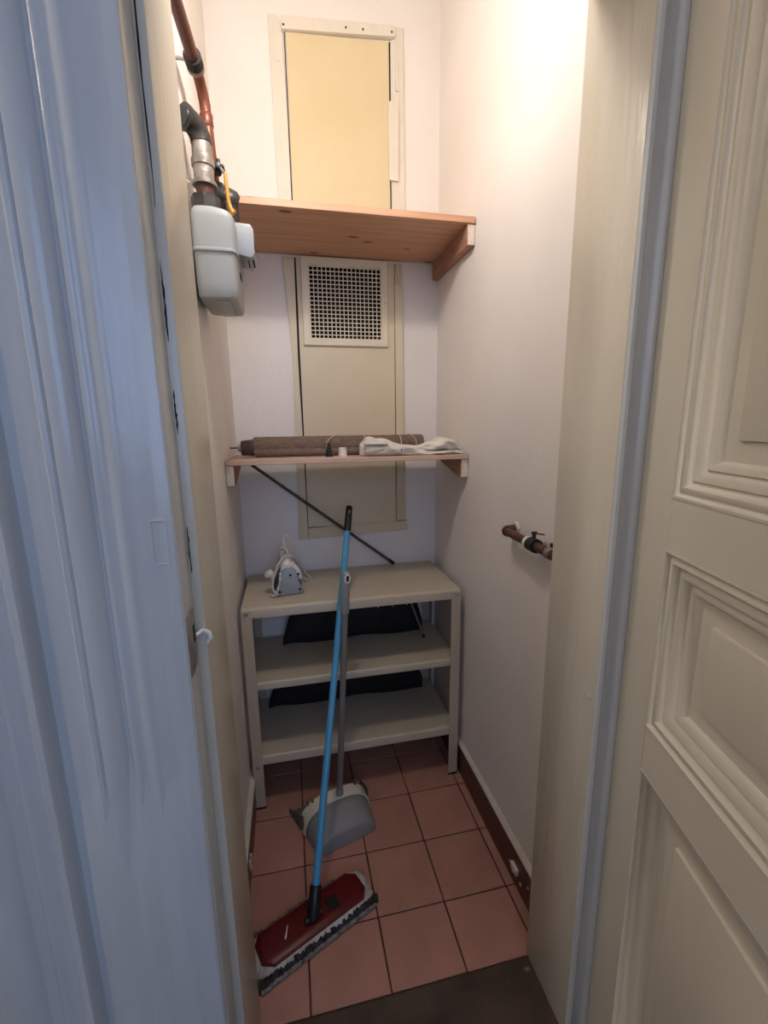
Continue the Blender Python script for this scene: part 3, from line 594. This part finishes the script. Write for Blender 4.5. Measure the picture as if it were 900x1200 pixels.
# ------------------------------------------------------------------ clothes iron
ir = thing('clothes_iron', (-0.405, 0.65, UZ), 'grey and white clothes iron on the metal unit, heel towards the doorway, cord wrapped around', 'iron')
RZ = Matrix.Rotation(math.radians(10), 3, 'Z'); IO = Vector((-0.404, 0.548, UZ + 0.0005))
def I(x, y, z): return IO + RZ @ Vector((x, y, z))
def sole_ring(sc_, z, y0=0.0, yl=0.215, back=0.0):
    r = []
    for k in range(32):
        t = k / 32 * 2 * PI
        yy = 0.5 - 0.5 * math.cos(t); wd = 0.054 * (1 - yy ** 2.6) * (0.86 + 0.14 * min(1, yy * 6)) * sc_
        r.append(I(wd if t < PI else -wd, y0 + (back + yy * (yl - back)), z))
    return r
obj('soleplate', MB().loft([sole_ring(0.98, 0.0), sole_ring(1.0, 0.002), sole_ring(1.0, 0.010), sole_ring(0.97, 0.012)]), 'steel', ir)
obj('skirt', MB().loft([sole_ring(0.99, 0.012, 0.004, 0.205), sole_ring(0.97, 0.022, 0.004, 0.200), sole_ring(0.86, 0.046, 0.004, 0.180), sole_ring(0.62, 0.066, 0.004, 0.150), sole_ring(0.40, 0.078, 0.006, 0.125)]), 'navy', ir)
def heel(sc_, y):
    pts = [(-0.050, 0.006), (-0.025, 0.003), (0, 0.002), (0.025, 0.003), (0.050, 0.006), (0.0505, 0.013), (0.043, 0.028), (0.034, 0.050), (0.029, 0.072), (0.026, 0.088), (0.019, 0.098), (0.008, 0.103), (-0.008, 0.103), (-0.019, 0.098), (-0.026, 0.088), (-0.029, 0.072), (-0.034, 0.050), (-0.043, 0.028), (-0.0505, 0.013)]
    return [I(x * sc_, y, 0.05 + (z - 0.05) * sc_) for x, z in pts]
hp = obj('heel', MB().loft([heel(0.92, -0.008), heel(0.98, -0.006), heel(1.0, -0.001), heel(0.97, 0.030)]), 'iron_grey', ir)
obj('heel_rim', MB().loft([heel(1.035, -0.003), heel(1.05, 0.0), heel(1.05, 0.006), heel(1.0, 0.008)], False, False), 'white_pl', hp)
for (x, z) in ((-0.036, 0.018), (0.036, 0.018), (0.004, 0.076)):
    obj('rubber_foot', MB().tube([I(x, -0.007, z), I(x, -0.0115, z)], [0.005, 0.004], 10), 'rubber', hp)
hd = MB().tube([I(-0.008, 0.018, 0.090), I(-0.006, 0.016, 0.108), I(-0.002, 0.030, 0.124), I(0, 0.060, 0.130), I(0, 0.095, 0.126), I(0, 0.130, 0.108), I(0, 0.150, 0.085), I(0, 0.155, 0.062)], [0.018, 0.0195, 0.019, 0.017, 0.016, 0.017, 0.018, 0.018], 16)
hn = obj('handle', hd, 'white_pl', ir)
side = MB().tube([I(0.010, 0.006, 0.112), I(0.026, 0.010, 0.094), I(0.036, 0.012, 0.072), I(0.042, 0.014, 0.056), I(0.043, 0.016, 0.048)], [0.011, 0.013, 0.012, 0.010, 0.004], 12)
obj('handle_arm', side, 'white_pl', ir)
obj('arm_hole', MB().tube([I(0.034, 0.0, 0.074), I(0.034, -0.004, 0.074)], [0.005, 0.004], 10), 'rubber', ir)
def spline(pts, n=8):
    P_ = [Vector(p) for p in pts]; out = []
    for i in range(len(P_) - 1):
        p0 = P_[max(0, i - 1)]; p1 = P_[i]; p2 = P_[i + 1]; p3 = P_[min(len(P_) - 1, i + 2)]
        for k in range(n):
            t = k / n
            out.append(0.5 * ((2 * p1) + (p2 - p0) * t + (2 * p0 - 5 * p1 + 4 * p2 - p3) * t * t + (3 * p1 - p0 - 3 * p2 + p3) * t ** 3))
    out.append(P_[-1]); return out
cr = spline([I(-0.045, -0.004, 0.006), I(-0.058, 0.002, 0.030), I(-0.056, 0.004, 0.060), I(-0.046, 0.006, 0.086), I(-0.030, 0.008, 0.122), I(-0.006, 0.010, 0.142), I(0.016, 0.016, 0.140), I(0.036, 0.04, 0.112), I(0.058, 0.075, 0.075), I(0.085, 0.10, 0.035), I(0.108, 0.118, 0.005), I(0.085, 0.122, 0.006), I(0.045, 0.118, 0.045), I(0.016, 0.10, 0.10), I(0.002, 0.06, 0.148), I(-0.004, 0.028, 0.162), I(-0.018, 0.020, 0.176)], 7)
obj('cord', MB().tube(cr, 0.0042, 8), 'cord', ir)
c2_ = spline([I(0.004, 0.024, 0.150), I(-0.006, 0.022, 0.176), I(-0.010, 0.022, 0.200), I(0.000, 0.022, 0.214), I(0.010, 0.022, 0.204), I(0.008, 0.022, 0.190)], 7)
obj('cord_loop', MB().tube(c2_, 0.0042, 8), 'cord', ir)
c3 = spline([I(-0.030, -0.006, 0.090), I(-0.034, -0.012, 0.060), I(-0.042, -0.012, 0.030), I(-0.052, -0.010, 0.010), I(-0.062, 0.002, 0.005), I(-0.068, 0.02, 0.005)], 7)
obj('cord_turn', MB().tube(c3, 0.0042, 8), 'cord', ir)
obj('plug', MB().tube([I(-0.052, 0.030, 0.060), I(-0.060, 0.034, 0.075), I(-0.066, 0.036, 0.088)], [0.008, 0.015, 0.012], 12).tube([I(-0.064, 0.026, 0.078), I(-0.076, 0.020, 0.080)], [0.0115, 0.010], 12), 'white_pl', ir)

# ------------------------------------------------------------------ black bag on the middle shelf
def soft_bag(label, x0, x1, z0, hh, yc_, dd):
    bg = thing('black_bag', ((x0 + x1) / 2, yc_, z0), label, 'bag', None)
    rings = []
    for i in range(25):
        t = i / 24; x = x0 + t * (x1 - x0); e = min(1, t * 5.0) ** 0.6 * min(1, (1 - t) * 8 + 0.06) ** 0.5; h = (hh + 0.012 * math.sin(t * 9)) * e + 0.006; d = dd * (0.55 + 0.45 * e)
        ring = []
        for k in range(20):
            a_ = 2 * PI * k / 20; c = math.cos(a_); s_ = math.sin(a_); wob = 1 + 0.05 * math.sin(4 * a_ + 11 * t)
            ring.append((x, yc_ + d * math.copysign(abs(c) ** 0.6, c) * wob, max(z0 + 0.0008, z0 + 0.0008 + h * 0.5 * (1 + math.copysign(abs(s_) ** 0.7, s_) * wob))))
        rings.append(ring)
    obj('body', MB().loft(rings), 'bag', bg)
    return bg
b1 = soft_bag('black soft bag on the middle metal shelf, with pale strap ends', -0.445, 0.145, 0.505, 0.222, 0.742, 0.054)
for x in (-0.052, 0.010, 0.070):
    obj('strap_end', MB().box(x - 0.004, x + 0.004, 0.682, 0.688, 0.642, 0.690, 0.002), 'grey_pl', b1)
b2 = soft_bag('black soft bag lying on the lowest metal shelf', -0.52, 0.155, 0.212, 0.225, 0.760, 0.046)
obj('seam', MB().tube([(-0.44, 0.7125, 0.33), (-0.2, 0.711, 0.333), (0.10, 0.7125, 0.33)], 0.002, 6), 'rubber', b2)
th = thing('thin_stick', (0.14, 0.66, 0.505), 'thin grey stick slanting against the bag on the middle metal shelf', 'stick')
obj('shaft', MB().tube([(0.135, 0.650, 0.5095), (0.112, 0.664, 0.58), (0.088, 0.676, 0.652)], 0.0045, 8), 'pan_pole', th)
obj('end_cap', MB().tube([(0.1362, 0.6492, 0.5062), (0.1325, 0.6515, 0.517)], 0.006, 8), 'rubber', th)

# ------------------------------------------------------------------ dustpan with long handle
dp = thing('long_handled_dustpan', (-0.27, 0.33, 0), 'grey dustpan with pale band and upright handle on the tiles by the metal unit', 'dustpan')
DO = Vector((-0.252, 0.243, 0.0006)); DR = Matrix.Rotation(math.radians(16), 3, 'Z')
def D(x, y, z): return DO + DR @ Vector((x, y, z))
def pan_ring(y, wd, h, n=18, e=2.6, z0=0.0):
    r = [D(-wd, y, z0), D(wd, y, z0)]
    for k in range(n + 1):
        a_ = PI * k / n; c = math.cos(a_); s_ = math.sin(a_)
        r.append(D(wd * math.copysign(abs(c) ** (2 / e), c), y, z0 + 0.004 + h * abs(s_) ** (2 / e)))
    return r
hood = MB().loft([pan_ring(0.0, 0.098, 0.048), pan_ring(0.003, 0.104, 0.054), pan_ring(0.010, 0.107, 0.060), pan_ring(0.035, 0.110, 0.072), pan_ring(0.070, 0.116, 0.084), pan_ring(0.105, 0.122, 0.092)], True, False)
ho = obj('hood', hood, 'pan', dp, angle=50)
sd = ho.modifiers.new('thickness', 'SOLIDIFY'); sd.thickness = 0.002; sd.offset = -1
bandm = MB().loft([pan_ring(0.091, 0.1205, 0.0905)[1:], pan_ring(0.092, 0.1245, 0.0945)[1:], pan_ring(0.134, 0.1295, 0.100)[1:], pan_ring(0.135, 0.124, 0.095)[1:]], False, False, closed=False)
obj('band', bandm, 'pan_band', dp, angle=50)
tray_ = MB()
tv = [(-0.122, 0.104), (0.122, 0.104), (0.140, 0.215), (-0.140, 0.215)]
tray_.add([D(x, y, z) for (x, y) in tv for z in (0.0, 0.003)], [(0, 2, 4, 6), (1, 7, 5, 3), (0, 1, 3, 2), (2, 3, 5, 4), (4, 5, 7, 6), (6, 7, 1, 0)])
obj('tray', tray_, 'pan_dark', dp, smooth=False)
for s_ in (-1, 1):
    w_ = MB(); pts = [(0.122, 0.104, 0.0), (0.122, 0.104, 0.075), (0.140, 0.215, 0.018), (0.140, 0.215, 0.0)]
    w_.add([D(s_ * (x + q), y, z) for q in (0, 0.003) for x, y, z in pts], [(0, 1, 2, 3), (7, 6, 5, 4), (0, 4, 5, 1), (1, 5, 6, 2), (2, 6, 7, 3), (3, 7, 4, 0)])
    obj('side_wall', w_, 'pan_dark', dp, smooth=False)
cmb = MB()
for k in range(12): x = -0.10 + k * 0.018; cmb.add([D(x + a_, y, z) for a_ in (0, 0.006) for (y, z) in ((0.126, 0.095), (0.126, 0.088), (0.142, 0.094))], [(0, 1, 2), (5, 4, 3), (0, 3, 4, 1), (1, 4, 5, 2), (2, 5, 3, 0)])
obj('bristle_comb', cmb, 'pan_dark', dp, smooth=False)
hb0 = D(0.014, 0.108, 0.092); ht = Vector((-0.2175, 0.376, 0.917)); dirn = (ht - hb0).normalized()
obj('ferrule', MB().tube([hb0, hb0 + dirn * 0.03], [0.0135, 0.012], 14), 'pan', dp)
obj('pole', MB().tube([hb0 + dirn * 0.01, hb0 + dirn * 0.70], 0.0105, 14), 'pan_pole', dp)
Lh = (ht - hb0).length
gp = obj('grip', MB().tube([hb0 + dirn * (Lh - 0.145), hb0 + dirn * (Lh - 0.14), hb0 + dirn * (Lh - 0.05), hb0 + dirn * (Lh - 0.015), hb0 + dirn * (Lh - 0.004), ht], [0.0118, 0.0142, 0.0142, 0.0145, 0.012, 0.006], 16), 'grey_pl', dp)
ey = [ht + dirn * (-0.020) + Vector((0.0035 + 0.0075 * math.cos(2 * PI * k / 20), -0.0145, 0.0)) + dirn * (0.014 * math.sin(2 * PI * k / 20)) for k in range(21)]
obj('hang_eye', MB().tube(ey, 0.0028, 7, False), 'white_pl', gp)
obj('eye_recess', MB().tube([ht - dirn * 0.030 + Vector((0.0035, -0.0125, 0)), ht - dirn * 0.011 + Vector((0.0035, -0.0125, 0))], [0.0045, 0.0045], 8), 'rubber', gp)

# ------------------------------------------------------------------ flat mop
mp = thing('flat_mop', (-0.385, 0.02, 0), 'red flat mop with blue pole leaning on the metal unit', 'mop')
MO = Vector((-0.383, 0.024, 0.0)); MA = math.atan2(0.150, 0.335); MR = Matrix.Rotation(MA, 3, 'Z')
def Q(x, y, z): return MO + MR @ Vector((x, y, z))
def rr_ring(hx, hy, z, cx_=0.0, cy_=0.0, n=44, e=5.0, wob=0.0):
    r = []
    for k in range(n):
        a_ = 2 * PI * k / n; c = math.cos(a_); s_ = math.sin(a_); q = 1 + wob * (math.sin(7 * a_) + math.sin(13 * a_ + 1)) * 0.5
        r.append(Q(cx_ + hx * q * math.copysign(abs(c) ** (2 / e), c), cy_ + hy * q * math.copysign(abs(s_) ** (2 / e), s_), z))
    return r
obj('pad', MB().loft([rr_ring(0.176, 0.050, 0.001, wob=0.02), rr_ring(0.185, 0.057, 0.006, wob=0.03), rr_ring(0.183, 0.057, 0.017, wob=0.03), rr_ring(0.172, 0.050, 0.0225, wob=0.01), rr_ring(0.14, 0.040, 0.0235)]), 'mop_pad', mp, angle=70)
def plate_ring(ins, z):
    a_, b_, ch = 0.160 - ins, 0.047 - ins, 0.022
    pts = [(-a_, -b_ + ch), (-a_ + ch * 1.2, -b_), (a_ - ch * 0.8, -b_), (a_, -b_ + ch), (a_, b_ - ch), (a_ - ch * 1.2, b_), (-a_ + ch * 0.8, b_), (-a_, b_ - ch)]
    return [Q(x, y, z) for x, y in pts]
pl_ = obj('plate', MB().loft([plate_ring(0, 0.0225), plate_ring(0, 0.030), plate_ring(0.003, 0.0325), plate_ring(0.02, 0.0335)]), 'red', mp, angle=30)
obj('latch_pad', MB().box(-0.017, 0.017, -0.017, 0.017, 0.0, 0.004, 0.003).__class__().add([Q(0.058 + x, -0.006 + y, z) for z in (0.032, 0.0365) for x, y in ((-0.019, -0.015), (0.015, -0.019), (0.019, 0.015), (-0.015, 0.019))], [(0, 1, 2, 3), (7, 6, 5, 4), (0, 4, 5, 1), (1, 5, 6, 2), (2, 6, 7, 3), (3, 7, 4, 0)]), 'black_pl', pl_)
# pale scuff on the plate
obj('scuff', MB().tube([Q(-0.070, 0.016, 0.0336), Q(-0.078, 0.004, 0.0336), Q(-0.086, -0.008, 0.0336), Q(-0.089, -0.012, 0.0336)], [0.0012, 0.0018, 0.0030, 0.0016], 6), 'white_pl', pl_)
def fringe(name, x0, x1, y0, sgn, n, L0, m, zm=0.018):
    f = MB()
    for i in range(n):
        x = x0 + (x1 - x0) * (i + random.random()) / n; L_ = L0 * random.uniform(0.75, 1.1); dx = random.uniform(-0.004, 0.004); z = random.uniform(0.004, zm)
        y = y0 * random.uniform(0.94, 1.0)
        f.tube([Q(x, y, z), Q(x + dx * .5, y + sgn * L_ * 0.6, z * 0.85 + 0.002), Q(x + dx, y + sgn * L_, 0.0035)], [0.0040, 0.0044, 0.0026], 5)
    o = obj(name, f, m, mp, angle=80); o['kind'] = 'stuff'; return o
fringe('front_fringe', -0.180, 0.182, -0.053, -1, 300, 0.014, 'mop_dark')
fringe('fringe_tips', -0.176, 0.168, -0.066, -1, 240, 0.007, 'mop_grey', 0.006)
fringe('back_fringe', -0.178, 0.10, 0.052, 1, 240, 0.017, 'mop_grey')
b0 = Q(-0.006, -0.012, 0.040); cont = Vector((-0.2300, 0.4390, 0.800)); dr = (cont - b0).normalized(); Lp = 1.228
obj('socket', MB().tube([b0 - dr * 0.004, b0 + dr * 0.006, b0 + dr * 0.070, b0 + dr * 0.076], [0.016, 0.0175, 0.0165, 0.014], 16), 'black_pl', mp)
obj('hinge_fork', MB().tube([Q(-0.030, -0.012, 0.040), Q(0.020, -0.012, 0.040)], 0.009, 12), 'black_pl', mp)
obj('pole', MB().tube([b0 + dr * 0.06, b0 + dr * (Lp - 0.09)], 0.0112, 16), 'blue', mp)
gp2 = obj('grip', MB().tube([b0 + dr * (Lp - 0.10), b0 + dr * (Lp - 0.095), b0 + dr * (Lp - 0.03), b0 + dr * (Lp - 0.010), b0 + dr * (Lp - 0.002), b0 + dr * Lp], [0.0125, 0.0135, 0.0125, 0.0128, 0.010, 0.004], 16), 'black_pl', mp)
hz = b0 + dr * (Lp - 0.028)
obj('hang_slot', MB().tube([hz + Vector((0, -0.0115, 0)), hz + dr * 0.012 + Vector((0, -0.0115, 0))], 0.0036, 8), 'grey_pl', gp2)

# ------------------------------------------------------------------ pendant lamp holder above the doorway side of the closet
pl0 = thing('pendant_lamp', (BULB[0], BULB[1], BULB[2] + 0.05), 'bare bulb holder hanging on a cord inside the closet', 'lamp')
obj('holder', MB().tube([(BULB[0], BULB[1], BULB[2] + 0.05), (BULB[0], BULB[1], BULB[2] + 0.09), (BULB[0], BULB[1], BULB[2] + 0.105)], [0.018, 0.018, 0.006], 16), 'white_pl', pl0)
obj('cord', MB().tube([(BULB[0], BULB[1], BULB[2] + 0.10), (BULB[0], BULB[1], ZC)], 0.003, 8), 'white_pl', pl0)
